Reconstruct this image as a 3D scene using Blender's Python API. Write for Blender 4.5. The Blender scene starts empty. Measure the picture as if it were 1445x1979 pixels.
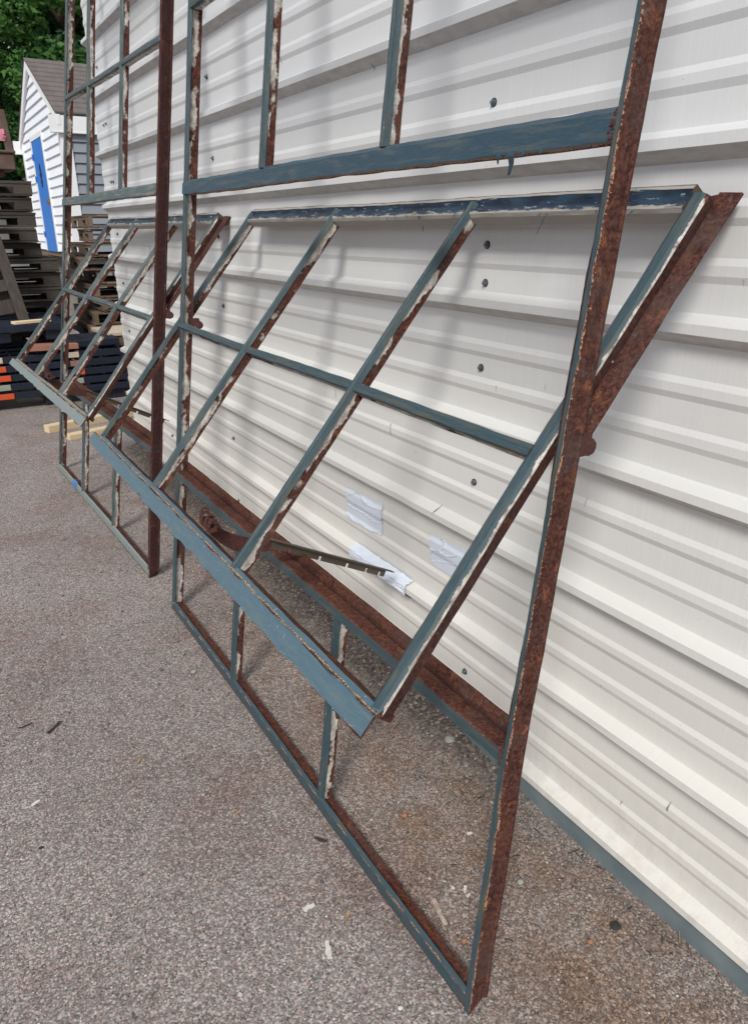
import bpy, math, random
from mathutils import Vector, Matrix, noise as mnoise
R = math.radians
random.seed(7)
sc = bpy.context.scene
col = sc.collection
# ---------------------------------------------------------------- camera
cam = bpy.data.cameras.new('camera'); co = bpy.data.objects.new('camera', cam); col.objects.link(co)
sc.camera = co
yaw, pitch, roll = 0.552175, 0.374357, -0.0025316
fw = Vector((math.sin(yaw)*math.cos(pitch), math.cos(yaw)*math.cos(pitch), -math.sin(pitch)))
rt = Vector((math.cos(yaw), -math.sin(yaw), 0)); up = rt.cross(fw)
r2 = rt*math.cos(roll) + up*math.sin(roll); u2 = -rt*math.sin(roll) + up*math.cos(roll)
M = Matrix((r2, u2, -fw)).transposed().to_4x4(); M.translation = Vector((-1.19856, 0, 1.4759))
co.matrix_world = M
cam.sensor_fit = 'VERTICAL'; cam.sensor_height = 24; cam.lens = 1391.92*24/1979
cam.clip_end = 2000; cam.clip_start = 0.02
# ---------------------------------------------------------------- world and sun
w = bpy.data.worlds.new('World'); sc.world = w; w.use_nodes = True
nt = w.node_tree; nt.nodes.clear()
out = nt.nodes.new('ShaderNodeOutputWorld'); bg = nt.nodes.new('ShaderNodeBackground')
sky = nt.nodes.new('ShaderNodeTexSky'); sky.sky_type = 'NISHITA'; sky.sun_disc = False
SUN_EL = R(41); TRAV = Vector((math.cos(R(45)), math.sin(R(45)), 0))      # light travels toward +x +y
sky.sun_elevation = SUN_EL
sky.sun_rotation = math.atan2(-TRAV.x, -TRAV.y)
sky.air_density = 1.0; sky.dust_density = 3.0; sky.ozone_density = 1.0; sky.altitude = 50
# thin bright cloud veil mixed over the blue
tc = nt.nodes.new('ShaderNodeTexCoord'); ns = nt.nodes.new('ShaderNodeTexNoise'); ns.inputs['Scale'].default_value = 3.0
ns.inputs['Detail'].default_value = 6
rp = nt.nodes.new('ShaderNodeMapRange'); rp.inputs[1].default_value = .35; rp.inputs[2].default_value = .7
rp.inputs[3].default_value = .45; rp.inputs[4].default_value = .9
mx = nt.nodes.new('ShaderNodeMixRGB'); mx.inputs[2].default_value = (9.0, 9.3, 9.9, 1)
nt.links.new(tc.outputs['Generated'], ns.inputs['Vector']); nt.links.new(ns.outputs['Fac'], rp.inputs[0])
nt.links.new(rp.outputs[0], mx.inputs[0]); nt.links.new(sky.outputs[0], mx.inputs[1])
nt.links.new(mx.outputs[0], bg.inputs[0]); bg.inputs[1].default_value = 0.078
nt.links.new(bg.outputs[0], out.inputs[0])
sl = bpy.data.lights.new('sun', 'SUN'); so = bpy.data.objects.new('sun', sl); col.objects.link(so)
sl.energy = 2.4; sl.angle = R(15); sl.color = (1, .97, .915)
d = Vector((TRAV.x*math.cos(SUN_EL), TRAV.y*math.cos(SUN_EL), -math.sin(SUN_EL)))
so.rotation_euler = d.to_track_quat('-Z', 'Y').to_euler(); so.location = (-6, -6, 8)
sc.view_settings.view_transform = 'Standard'; sc.view_settings.look = 'None'
sc.view_settings.exposure = 0.3; sc.view_settings.gamma = 1
sc.render.engine = 'CYCLES'
sc.cycles.max_bounces = 6

# ---------------------------------------------------------------- helpers
def tag(o, label=None, cat=None, group=None, kind=None):
    if label: o['label'] = label
    if cat: o['category'] = cat
    if group: o['group'] = group
    if kind: o['kind'] = kind
    return o
def empty(name, loc, label=None, cat=None, group=None):
    o = bpy.data.objects.new(name, None); col.objects.link(o); o.location = loc; o.empty_display_size = .1
    return tag(o, label, cat, group)
def wloc(o):
    v = Vector(o.location)
    while o.parent: o = o.parent; v += Vector(o.location)
    return v
class MB:
    """collects polygons (world coordinates) with per-corner wear and uv"""
    def __init__(s): s.v = []; s.f = []; s.w = []; s.uv = []; s.mi = []; s.sm = []
    def face(s, pts, wear=0., uvs=None, mi=0, smooth=False):
        i = len(s.v); s.v += [tuple(p) for p in pts]; s.f.append(tuple(range(i, i+len(pts))))
        s.w += (list(wear) if isinstance(wear, (list, tuple)) else [wear]*len(pts))
        s.uv += (uvs if uvs else [(0, 0)]*len(pts)); s.mi.append(mi); s.sm.append(smooth)
    def raw(s, vs, fs, wear=0., mi=0, smooth=False, uvf=None):
        i = len(s.v); s.v += [tuple(p) for p in vs]
        for f in fs:
            s.f.append(tuple(i+k for k in f)); s.w += [wear]*len(f)
            s.uv += [((vs[k][0]+vs[k][2]), (vs[k][1]+vs[k][2])) for k in f]; s.mi.append(mi); s.sm.append(smooth)
    def box(s, c, sz, rot=None, wear=0., mi=0, jit=0.):
        h = [x/2 for x in sz]; c = Vector(c)
        P = []
        for sx, sy, sz_ in [(-1,-1,-1),(1,-1,-1),(1,1,-1),(-1,1,-1),(-1,-1,1),(1,-1,1),(1,1,1),(-1,1,1)]:
            p = Vector((sx*h[0], sy*h[1], sz_*h[2]))
            if jit: p += Vector([random.uniform(-jit, jit) for _ in range(3)])
            if rot is not None: p = rot @ p
            P.append(c+p)
        s.raw(P, [(0,3,2,1),(4,5,6,7),(0,1,5,4),(1,2,6,5),(2,3,7,6),(3,0,4,7)], wear, mi)
    def build(s, name, mat, parent=None, bevel=0):
        off = wloc(parent) if parent else Vector((0, 0, 0))
        if not parent and s.v:
            n = len(s.v); off = Vector((sum(v[0] for v in s.v)/n, sum(v[1] for v in s.v)/n, min(v[2] for v in s.v)))
        me = bpy.data.meshes.new(name)
        me.from_pydata([tuple(Vector(v)-off) for v in s.v], [], s.f)
        ul = me.uv_layers.new(name='UVMap'); ul.data.foreach_set('uv', [x for uv in s.uv for x in uv])
        at = me.attributes.new('wear', 'FLOAT', 'CORNER'); at.data.foreach_set('value', s.w)
        me.polygons.foreach_set('material_index', s.mi); me.polygons.foreach_set('use_smooth', s.sm)
        for m in (mat if isinstance(mat, (list, tuple)) else [mat]): me.materials.append(m)
        me.update()
        o = bpy.data.objects.new(name, me); col.objects.link(o)
        if parent: o.parent = parent
        else: o.location = off
        if bevel:
            b = o.modifiers.new('bevel', 'BEVEL'); b.width = bevel; b.segments = 2; b.limit_method = 'ANGLE'
        return o
UOFF = [0.0]
def bar(mb, P0, P1, W, N, prof, zones, step=.012, jit=.0007, bend=.0020, capwear=1., mi=0, djit=.35, shear=0.):
    """extrude a closed profile [(w,d)] from P0 to P1; W width direction, N depth direction"""
    P0, P1, W, N = Vector(P0), Vector(P1), Vector(W), Vector(N)
    L = (P1-P0).length; n = max(2, int(L/step)); m = len(prof)
    UOFF[0] += 3.7; uo = UOFF[0]
    per = [0]
    for i in range(m):
        a, b = prof[i], prof[(i+1) % m]; per.append(per[-1]+math.hypot(a[0]-b[0], a[1]-b[1]))
    ph = [random.uniform(0, 6.3) for _ in range(4)]
    rings = []
    for k in range(n+1):
        t = k/n; e = math.sin(math.pi*t)
        c = P0.lerp(P1, t) + (W*math.sin(ph[0]+t*7)*bend + N*math.sin(ph[1]+t*6)*bend)*e
        ring = []
        for i, (a, b_) in enumerate(prof):
            q = Vector((t*L*14+uo, i*3.1, 0)); nz = mnoise.noise(q)*jit*2.2; nz2 = mnoise.noise(q*5+Vector((9, 0, 0)))*jit*1.6
            sh = (P1-P0).normalized()*(b_*shear*max(0, 1-k/3)) if shear else Vector((0, 0, 0))
            ring.append(c + W*(a+nz) + N*(b_+nz2*djit) + sh)
        rings.append(ring)
    i0 = len(mb.v)
    for r_ in rings: mb.v += [tuple(p) for p in r_]
    flip = (P1-P0).cross(W).dot(N) < 0
    # orientation of profile
    area = sum(prof[i][0]*prof[(i+1) % m][1]-prof[(i+1) % m][0]*prof[i][1] for i in range(m))
    if area < 0: flip = not flip
    for k in range(n):
        for i in range(m):
            j = (i+1) % m; a = i0+k*m+i; b = i0+k*m+j; c = i0+(k+1)*m+j; d_ = i0+(k+1)*m+i
            z0, z1 = zones[i]; u0, u1 = uo+L*k/n, uo+L*(k+1)/n; v0, v1 = per[i], per[i+1]
            f = [(a, z0, (u0, v0)), (b, z1, (u0, v1)), (c, z1, (u1, v1)), (d_, z0, (u1, v0))]
            if not flip: f.reverse()
            mb.f.append(tuple(x[0] for x in f)); mb.w += [x[1] for x in f]; mb.uv += [x[2] for x in f]
            mb.mi.append(mi); mb.sm.append(False)
    for k in (0, n):
        f = [i0+k*m+i for i in range(m)]
        if (k == 0) == (not flip): f = f
        else: f.reverse()
        mb.f.append(tuple(f)); mb.w += [capwear]*m; mb.uv += [(uo, prof[i][0]) for i in range(m)]; mb.mi.append(mi); mb.sm.append(False)

class NT:
    def __init__(s, name):
        s.m = bpy.data.materials.new(name); s.m.use_nodes = True; s.n = s.m.node_tree.nodes; s.l = s.m.node_tree.links
        s.b = s.n['Principled BSDF']
    def node(s, t, **k):
        n = s.n.new(t)
        for a, v in k.items(): setattr(n, a, v)
        return n
    def put(s, inp, v):
        if hasattr(v, 'is_output') or hasattr(v, 'links'): s.l.new(v, inp)
        else:
            if isinstance(v, tuple) and len(v) == 3 and inp.type == 'RGBA': v = v+(1,)
            inp.default_value = v
    def coord(s, kind='Object'): return s.node('ShaderNodeTexCoord').outputs[kind]
    def mapping(s, vec, scale=(1,1,1), loc=(0,0,0), rot=(0,0,0)):
        m = s.node('ShaderNodeMapping'); s.put(m.inputs[0], vec); m.inputs[1].default_value = loc; m.inputs[2].default_value = rot; m.inputs[3].default_value = scale
        return m.outputs[0]
    def noise(s, vec, scale, detail=4, rough=.55, dist=0., o='Fac'):
        n = s.node('ShaderNodeTexNoise'); s.put(n.inputs['Vector'], vec); n.inputs['Scale'].default_value = scale
        n.inputs['Detail'].default_value = detail; n.inputs['Roughness'].default_value = rough; n.inputs['Distortion'].default_value = dist
        return n.outputs[o]
    def vor(s, vec, scale, o='Distance', feat='F1', rnd=1.):
        n = s.node('ShaderNodeTexVoronoi', feature=feat); s.put(n.inputs['Vector'], vec); n.inputs['Scale'].default_value = scale
        n.inputs['Randomness'].default_value = rnd
        return n.outputs[o]
    def math(s, op, a, b=0., c=None, clamp=False):
        n = s.node('ShaderNodeMath', operation=op, use_clamp=clamp); s.put(n.inputs[0], a); s.put(n.inputs[1], b)
        if c is not None: s.put(n.inputs[2], c)
        return n.outputs[0]
    def mix(s, f, a, b, mode='MIX'):
        n = s.node('ShaderNodeMixRGB', blend_type=mode); s.put(n.inputs[0], f); s.put(n.inputs[1], a); s.put(n.inputs[2], b)
        return n.outputs[0]
    def ramp(s, f, stops, interp='LINEAR'):
        n = s.node('ShaderNodeValToRGB'); n.color_ramp.interpolation = interp; s.put(n.inputs[0], f)
        e = n.color_ramp.elements
        while len(e) < len(stops): e.new(.5)
        for k, (p, c) in enumerate(stops):
            e[k].position = p; e[k].color = (c if len(c) == 4 else tuple(c)+(1,)) if isinstance(c, tuple) else (c, c, c, 1)
        return n.outputs[0]
    def step(s, f, lo, hi):
        n = s.node('ShaderNodeMapRange'); s.put(n.inputs[0], f); n.inputs[1].default_value = lo; n.inputs[2].default_value = hi
        return n.outputs[0]
    def attr(s, name): return s.node('ShaderNodeAttribute', attribute_name=name).outputs['Fac']
    def bump(s, h, strength=.5, dist=.002):
        n = s.node('ShaderNodeBump'); n.inputs['Strength'].default_value = strength; n.inputs['Distance'].default_value = dist
        s.put(n.inputs['Height'], h); s.l.new(n.outputs[0], s.b.inputs['Normal'])
    def sep(s, vec):
        n = s.node('ShaderNodeSeparateXYZ'); s.put(n.inputs[0], vec); return n.outputs
    def done(s, colr, rough=.6, metal=0., spec=.5):
        s.put(s.b.inputs['Base Color'], colr); s.put(s.b.inputs['Roughness'], rough); s.put(s.b.inputs['Metallic'], metal)
        s.put(s.b.inputs['Specular IOR Level'], spec); return s.m

def steel(name, paint=(.023, .048, .062), paint2=(.048, .085, .102), worn=(.085, .085, .066), wornamt=.8,
          putty=True, rust=(.064, .0245, .0208), rust2=(.22, .080, .040), rough=.45, amp=.55, orange=.5, edge=(.50, .30, .20), chips=0.):
    t = NT(name); uv = t.coord('UV')
    st = t.mapping(uv, (1, 4.5, 1)); iso = t.mapping(uv, (1, 1, 1))
    z = t.attr('wear')
    n1 = t.noise(st, 22, 6, .62); n2 = t.noise(iso, 210, 5, .65); n3 = t.noise(t.mapping(uv, (1, 9, 1)), 9, 4)
    nz = t.math('ADD', t.math('MULTIPLY', t.math('SUBTRACT', n1, .5), amp), t.math('MULTIPLY', t.math('SUBTRACT', n2, .5), .18))
    zz = t.math('ADD', z, nz)
    # paint layer
    brush = t.noise(t.mapping(uv, (1, 16, 1)), 38, 4, .6)
    p = t.mix(t.step(brush, .35, .7), paint, paint2)
    p = t.mix(t.math('MULTIPLY', t.step(n3, .5, .66), wornamt), p, worn)
    if chips:
        sc_ = t.math('MULTIPLY', t.step(t.noise(t.mapping(uv, (5, 1, 1), rot=(0, 0, .35)), 42, 3, .6), .665, .685), t.step(t.noise(iso, 8, 3), .5, .56))
        p = t.mix(sc_, p, (.48, .49, .47)); p = t.mix(t.step(t.noise(iso, 75, 4, .7), .70, .72), p, (.50, .47, .42))
    # rust layer
    rn = t.noise(iso, 120, 9, .76); rn2 = t.noise(t.mapping(uv, (1, 2.2, 1)), 10, 7, .68)
    rc = t.mix(t.step(rn, .40, .60), tuple(x*.62 for x in rust), (rust[0]*2.0, rust[1]*2.3, rust[2]*2.1))
    rc = t.mix(t.math('MULTIPLY', t.step(t.noise(iso, 42, 9, .8), .50, .58), .75), rc, (rust[0]*.5, rust[1]*.5, rust[2]*.62))
    rc = t.mix(t.math('MULTIPLY', t.step(rn2, .52, .72), orange), rc, rust2)
    rc = t.mix(t.step(t.noise(iso, 260, 3, .6), .60, .68), rc, (.022, .011, .011))
    rc = t.mix(t.math('MULTIPLY', t.step(t.noise(iso, 21, 9, .8, .4), .555, .63), .85), rc, (.23, .092, .048))
    rc = t.mix(t.math('MULTIPLY', t.step(t.noise(iso, 7, 7, .7), .50, .64), .45), rc, (.085, .062, .058))
    rc = t.mix(t.math('MULTIPLY', t.step(t.noise(iso, 45, 6, .7), .6, .68), .5), rc, (.13, .16, .17))
    dots = t.math('MULTIPLY', t.step(t.vor(iso, 24), .055, .045), t.step(t.sep(t.vor(iso, 24, 'Color'))[0], .80, .82))
    rc = t.mix(dots, rc, (.62, .58, .54))
    rc = t.mix(t.math('MULTIPLY', t.step(z, 1.05, 1.5), .75), rc, (.022, .012, .013))  # values above full rust: shade of folds and webs painted darker
    # putty / bare chalky layer
    pn = t.noise(t.mapping(uv, (1, 2.2, 1)), 30, 7, .65)
    crack = t.math('MULTIPLY', t.step(t.vor(t.mix(.035, t.mapping(uv, (1, 1.4, 1)), t.noise(iso, 90, 3, .6, 0, 'Color')), 34, feat='DISTANCE_TO_EDGE'), .03, .0), t.step(t.noise(iso, 19, 3), .46, .54))
    pc = t.mix(t.step(pn, .38, .62), (.27, .255, .235), (.62, .595, .55))
    pc = t.mix(t.math('MULTIPLY', t.step(t.noise(iso, 70, 6, .7), .52, .62), .55), pc, (.20, .13, .10))
    pc = t.mix(t.math('MULTIPLY', crack, .85), pc, (.09, .07, .06))
    zr = t.math('ADD', zz, t.math('MULTIPLY', t.math('SUBTRACT', t.noise(t.mapping(uv, (1, .3, 1)), 7.5, 5, .6), .48), 1.7))
    isrust = t.step(zr, .75, .78) if putty else t.step(zz, .50, .54)
    ispaint = t.step(zz, .40, .37)
    if putty:
        pm = t.step(t.noise(t.mapping(uv, (1, 1, 1)), 6.5, 5, .6), .42, .46)      # where putty survives along the bar
        under = t.mix(pm, rc, pc)
        c = t.mix(isrust, under, rc); c = t.mix(ispaint, c, p)
    else:
        c = t.mix(t.step(t.math('ADD', zz, t.math('MULTIPLY', t.math('SUBTRACT', n2, .42), .35)), .44, .47), edge, rc); c = t.mix(ispaint, c, p)
    rgh = t.mix(ispaint, (.85, .85, .85), (rough, rough, rough))
    h = t.math('ADD', t.math('MULTIPLY', ispaint, .6), t.math('MULTIPLY', rn, .9))
    t.bump(t.math('ADD', h, t.math('MULTIPLY', brush, .25)), .8, .0022)
    return t.done(c, rgh, 0, t.math('ADD', t.math('MULTIPLY', ispaint, .3), .12))

M_bar = steel('painted_bar')
M_bar2 = steel('weathered_bar', paint=(.034, .058, .070), paint2=(.070, .102, .110), worn=(.14, .14, .11), wornamt=.9, amp=.62)
M_post = steel('rusty_post', putty=False, orange=.34)
M_post2 = steel('dark_rusty_post', putty=False, orange=.3, rust=(.050, .018, .017), edge=(.16, .07, .05))
M_rail = steel('painted_rail', putty=False, orange=.25, rust=(.080, .027, .020), wornamt=.5)
M_sill = steel('rusty_sill', putty=False, orange=.55, rust=(.082, .030, .023), rust2=(.19, .085, .052))
M_blue = steel('blue_plate', paint=(.060, .110, .148), paint2=(.092, .158, .20), worn=(.11, .155, .165), wornamt=.7, putty=False, amp=.36, rough=.38, chips=1, edge=(.40, .33, .25))
M_blue2 = steel('worn_blue_plate', paint=(.12, .175, .19), paint2=(.23, .29, .29), worn=(.24, .21, .14), wornamt=1., putty=False, amp=.5, rough=.6, chips=1)
M_tran = steel('dark_blue_transom', paint=(.021, .050, .076), paint2=(.036, .078, .108), worn=(.15, .15, .12), wornamt=.35, putty=False, amp=.35, rough=.42)
M_tran2 = steel('worn_transom', paint=(.05, .082, .095), paint2=(.10, .14, .145), worn=(.22, .20, .15), wornamt=.9, putty=False, amp=.5)
def navy():
    t = NT('navy_peeling_paint'); uv = t.coord('UV'); z = t.attr('wear')
    n = t.noise(t.mapping(uv, (1, 5, 1)), 24, 9, .72); n2 = t.noise(t.mapping(uv, (1, 3, 1)), 14, 5)
    c = t.mix(t.step(n2, .4, .62), (.006, .014, .035), (.02, .05, .085))
    zz = t.math('ADD', z, t.math('MULTIPLY', t.math('SUBTRACT', n, .5), .5))
    chips = t.math('MULTIPLY', t.step(n, .60, .62), t.step(n2, .46, .5))
    c = t.mix(chips, c, (.5, .5, .5))
    c = t.mix(t.step(zz, .40, .44), c, (.33, .31, .285)); c = t.mix(t.step(zz, .78, .84), c, (.085, .058, .045))
    t.bump(n, .9, .003)
    return t.done(c, t.mix(t.step(zz, .40, .44), (.22, .22, .22), (.85, .85, .85)), 0, .6)
M_navy = navy()

def wallmat():
    t = NT('white_ribbed_steel'); o = t.coord('Object'); z = t.sep(o)
    streak = t.noise(t.mapping(o, (1, 60, 1.2)), 3.2, 5, .6)
    blot = t.noise(o, 1.1, 3); fine = t.noise(o, 240, 3, .6); dirt = t.noise(t.mapping(o, (1, 3, 14)), 5, 6, .65)
    low = t.step(z[2], 1.9, .3)
    c = t.mix(low, (.635, .650, .668), (.68, .66, .605))  # cool sky light on the upper wall painted into the colour, cream below
    c = t.mix(t.math('MULTIPLY', t.step(streak, .3, .75), .35), c, (.52, .545, .575))
    c = t.mix(t.math('MULTIPLY', t.step(blot, .45, .7), .3), c, (.66, .66, .62))
    sp = t.math('MULTIPLY', t.step(z[2], .34, .03), t.step(t.noise(t.mapping(o, (1, 1, .5)), 26, 6, .7), .45, .70))
    c = t.mix(t.math('MULTIPLY', sp, .38), c, (.36, .30, .24))
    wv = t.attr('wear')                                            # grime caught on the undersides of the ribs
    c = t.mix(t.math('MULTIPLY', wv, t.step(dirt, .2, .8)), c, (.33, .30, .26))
    c = t.mix(t.math('MULTIPLY', t.step(fine, .5, .8), .12), c, (.42, .42, .42))
    spk = t.math('MULTIPLY', t.step(t.vor(o, 42), .06, .03), t.step(t.noise(o, 3.1, 2), .52, .6))
    c = t.mix(t.math('MULTIPLY', spk, .8), c, (.06, .055, .05))
    # thin dark scratches
    s1 = t.noise(t.mapping(o, (1, 11, 2.0), rot=(R(-32), 0, 0)), 7, 2, .4, .3)
    s2 = t.math('MULTIPLY', t.step(s1, .715, .73), t.step(t.noise(o, 9, 2), .58, .64))
    c = t.mix(t.math('MULTIPLY', s2, .8), c, (.10, .09, .09))
    t.bump(t.math('ADD', t.math('MULTIPLY', fine, .3), t.math('MULTIPLY', streak, .6)), .18, .0012)
    return t.done(c, .42, 0, .35)
M_wall = wallmat()

def simple(name, c, c2=None, scale=20, rough=.7, bump=.2, det=5, spec=.3, metal=0, stretch=(1,1,1), dist=.002):
    t = NT(name); o = t.mapping(t.coord('Object'), stretch); n = t.noise(o, scale, det, .6)
    t.bump(n, bump, dist)
    return t.done(t.mix(t.step(n, .3, .7), c, c2 or tuple(x*.6 for x in c)), rough, metal, spec)
M_galv = simple('galvanised_trim', (.10, .135, .15), (.17, .20, .21), 9, .55, .2, 8)
M_screw = simple('screw_steel', (.16, .20, .23), (.07, .09, .10), 300, .35, .1, metal=.4, spec=.5)
M_rubber = simple('washer', (.02, .02, .022), None, 100, .7)
M_tape = simple('white_tape', (.64, .695, .79), (.60, .65, .74), 35, .35, .5, 5, .5)
M_bluetape = simple('blue_tape', (.07, .20, .45), (.06, .17, .38), 60, .7)
M_rustpl = simple('plain_rust', (.10, .040, .032), (.05, .02, .02), 90, .9, .6, 8)
M_arm = simple('olive_steel', (.075, .08, .065), (.10, .06, .04), 60, .6, .4, 8, .4)
M_black = simple('black_plastic', (.008, .012, .024), (.012, .018, .034), 14, .42, .1, 4, .45)
M_orange = simple('orange_plastic', (.62, .09, .025), (.50, .075, .03), 30, .55)
M_beige = simple('beige_plastic', (.32, .33, .27), (.24, .25, .21), 30, .6)
def wood(name, a, b, c=(.04, .03, .025)):
    t = NT(name); o = t.coord('Object'); g = t.noise(t.mapping(o, (2, 16, 22)), 5, 7, .65); k = t.noise(o, 2.6, 4); inf = t.node('ShaderNodeObjectInfo').outputs['Random']
    col_ = t.mix(t.step(g, .3, .7), a, b); col_ = t.mix(t.math('MULTIPLY', t.step(k, .5, .75), .6), col_, c)
    col_ = t.mix(t.math('MULTIPLY', inf, .35), col_, tuple(x*1.6 for x in a))
    t.bump(g, .5, .004); return t.done(col_, .85, 0, .2)
M_grey = wood('grey_pallet_wood', (.085, .074, .065), (.030, .026, .023))
M_tan = wood('tan_pallet_wood', (.19, .14, .105), (.085, .06, .044))
M_pine = wood('fresh_pine', (.62, .50, .33), (.50, .39, .24), (.45, .34, .2))
M_ply = wood('pale_plywood', (.50, .42, .32), (.40, .33, .25), (.3, .24, .18))
M_brownb = wood('brown_board', (.34, .16, .11), (.28, .13, .09), (.2, .1, .07))
M_side = simple('white_vinyl_siding', (.84, .87, .92), (.80, .84, .90), 3, .5, .05)
M_gside = simple('grey_vinyl_siding', (.25, .275, .31), (.22, .245, .28), 3, .55, .05)  # white siding on the shed's shadow side, shade put into its colour
M_trim = simple('white_trim', (.80, .81, .82), (.76, .77, .79), 3, .5, .05)
M_door = simple('blue_door_paint', (.030, .19, .62), (.028, .17, .56), 6, .5, .05)
M_iron = simple('black_iron', (.02, .02, .022), None, 60, .5)
M_brass = simple('brass', (.35, .26, .12), None, 60, .4, metal=.7)
M_teal = simple('teal_metal_roof', (.05, .13, .15), (.04, .11, .13), 2, .5)
M_white = simple('far_white_wall', (.75, .75, .74), (.7, .7, .69), 2, .7)
M_bark = simple('bark', (.09, .065, .05), (.05, .038, .03), 12, .95, .8, 6, .1, stretch=(4, 4, 1), dist=.02)
M_loader = simple('rusty_loader_paint', (.10, .055, .045), (.16, .12, .10), 8, .8, .3, 7)
M_pink = simple('pink_ribbon', (.75, .18, .30), (.8, .35, .42), 20, .6)
M_conc = simple('concrete_block', (.30, .29, .27), (.22, .21, .2), 15, .9, .5)
M_stone = simple('pale_stone', (.34, .34, .31), (.24, .24, .22), 60, .9, .5)
M_chip = simple('white_paint_chip', (.66, .64, .60), (.5, .46, .42), 80, .7, .3)
M_chip2 = simple('stained_paint_chip', (.50, .44, .38), (.26, .17, .13), 70, .8, .4)
M_dark = simple('dark_lump', (.025, .026, .026), (.05, .045, .04), 90, .8, .6)
M_terra = simple('orange_brick_crumb', (.40, .17, .10), (.30, .12, .08), 90, .9, .5)
M_leafd = simple('dead_leaf', (.36, .26, .14), (.26, .17, .09), 70, .8, .4)
def shingle():
    t = NT('grey_shingles'); o = t.coord('Object'); n = t.noise(o, 60, 5, .7); b = t.noise(t.mapping(o, (3, 1, 1)), 2.2, 3)
    c = t.mix(t.step(n, .3, .7), (.115, .10, .095), (.19, .17, .165)); c = t.mix(t.math('MULTIPLY', t.step(b, .4, .6), .4), c, (.10, .085, .08))
    t.bump(n, .5, .004); return t.done(c, .95, 0, .15)
M_shin = shingle()
def leafmat(name, a, b):
    t = NT(name); inf = t.node('ShaderNodeNewGeometry').outputs['Random Per Island']; n = t.noise(t.coord('Object'), .55, 3)
    c = t.mix(inf, a, b); c = t.mix(t.math('MULTIPLY', t.step(n, .4, .65), .5), c, tuple(x*1.5 for x in b))
    t.put(t.b.inputs['Subsurface Weight'], 0.0)
    tr = t.node('ShaderNodeBsdfTranslucent'); t.put(tr.inputs[0], tuple(x*1.6 for x in b)); ms = t.node('ShaderNodeMixShader'); ms.inputs[0].default_value = .25
    t.done(c, .6, 0, .25); o = t.n['Material Output']; t.l.new(t.b.outputs[0], ms.inputs[1]); t.l.new(tr.outputs[0], ms.inputs[2]); t.l.new(ms.outputs[0], o.inputs[0])
    return t.m
M_leaf = leafmat('green_foliage', (.022, .075, .022), (.085, .19, .045))
M_leaf2 = leafmat('dark_green_foliage', (.013, .050, .024), (.045, .125, .042))

def asphalt(bank=False):
    t = NT('dirt_over_asphalt' if bank else 'old_asphalt'); o = t.coord('Object')
    wob = t.mix(.5, o, o)
    v1 = t.vor(o, 285, 'Color'); vd = t.vor(o, 285); v2 = t.vor(o, 120, 'Color'); vd2 = t.vor(o, 120); v3 = t.vor(o, 420, 'Color')
    a1 = t.sep(v1)[0]; a1b = t.sep(v1)[1]; a2 = t.sep(v2)[0]; a3 = t.sep(v3)[0]
    base = t.ramp(a1, [(0, (.045, .039, .037)), (.22, (.130, .114, .108)), (.6, (.250, .226, .216)), (.9, (.41, .38, .36)), (1, (.70, .66, .63))])
    base = t.mix(t.step(a1b, .86, .9), base, (.20, .135, .115))
    hue = t.sep(v1)[2]; base = t.mix(t.step(hue, .62, .66), base, t.mix(1., base, (1.12, .95, .88), 'MULTIPLY')); base = t.mix(t.step(hue, .30, .26), base, t.mix(1., base, (.86, 1.0, 1.06), 'MULTIPLY'))
    fine = t.ramp(a3, [(0, (.07, .059, .056)), (.5, (.23, .202, .190)), (1, (.50, .46, .435))])
    base = t.mix(.25, base, fine)
    big = t.ramp(a2, [(0, (.12, .10, .098)), (.6, (.30, .265, .25)), (1, (.48, .42, .39))])
    base = t.mix(t.math('MULTIPLY', t.step(a2, .68, .74), t.step(vd2, .55, .35)), base, big)
    n = t.noise(o, 1.5, 5, .6); n2 = t.noise(o, 5.5, 6, .65); n4 = t.noise(o, 22, 5, .6)
    base = t.mix(t.math('MULTIPLY', t.step(n, .40, .68), .55), base, (.62, .58, .57), 'MULTIPLY')
    base = t.mix(t.math('MULTIPLY', t.step(n4, .45, .75), .16), base, (.40, .36, .34))
    # brown rust stain washed off the frames, only close to the wall
    s = t.sep(o); near = t.math('MULTIPLY', t.step(s[0], -.62, -.32), t.math('MULTIPLY', t.step(s[0], .15, -.15), t.step(s[1], 3.2, 1.2)))
    base = t.mix(t.math('MULTIPLY', t.math('MULTIPLY', near, t.step(n2, .30, .60)), .75), base, (.66, .47, .32), 'MULTIPLY')
    red = t.math('MULTIPLY', t.step(t.noise(o, 2.3, 5, .6), .50, .66), .38)
    base = t.mix(red, base, (.75, .50, .44), 'MULTIPLY')
    dk = t.math('MULTIPLY', t.step(t.noise(t.mapping(o, (1, 1, 1), (3, 5, 1)), 3.4, 6, .7), .56, .72), t.step(s[0], -.9, -.1))
    base = t.mix(t.math('MULTIPLY', dk, .75), base, (.38, .33, .31), 'MULTIPLY')
    white = t.math('MULTIPLY', t.step(t.vor(o, 38), .11, .09), t.step(t.sep(t.vor(o, 38, 'Color'))[0], .82, .84))
    base = t.mix(white, base, (.62, .60, .57))
    if bank:
        so_ = t.ramp(t.sep(t.vor(o, 150, 'Color'))[0], [(0, (.030, .024, .020)), (.5, (.10, .080, .068)), (.9, (.19, .155, .13)), (1, (.40, .36, .31))])
        base = t.mix(t.math('MULTIPLY', t.step(t.math('ADD', s[2], t.math('MULTIPLY', t.math('SUBTRACT', t.noise(o, 30, 5), .5), .03)), .002, .022), .85), base, so_)
    h = t.math('ADD', t.math('MULTIPLY', vd, -.6), t.math('ADD', t.math('MULTIPLY', a1, .5), t.math('MULTIPLY', n4, .8)))
    t.bump(h, .42, .004)
    return t.done(base, .9, 0, .25)
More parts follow.
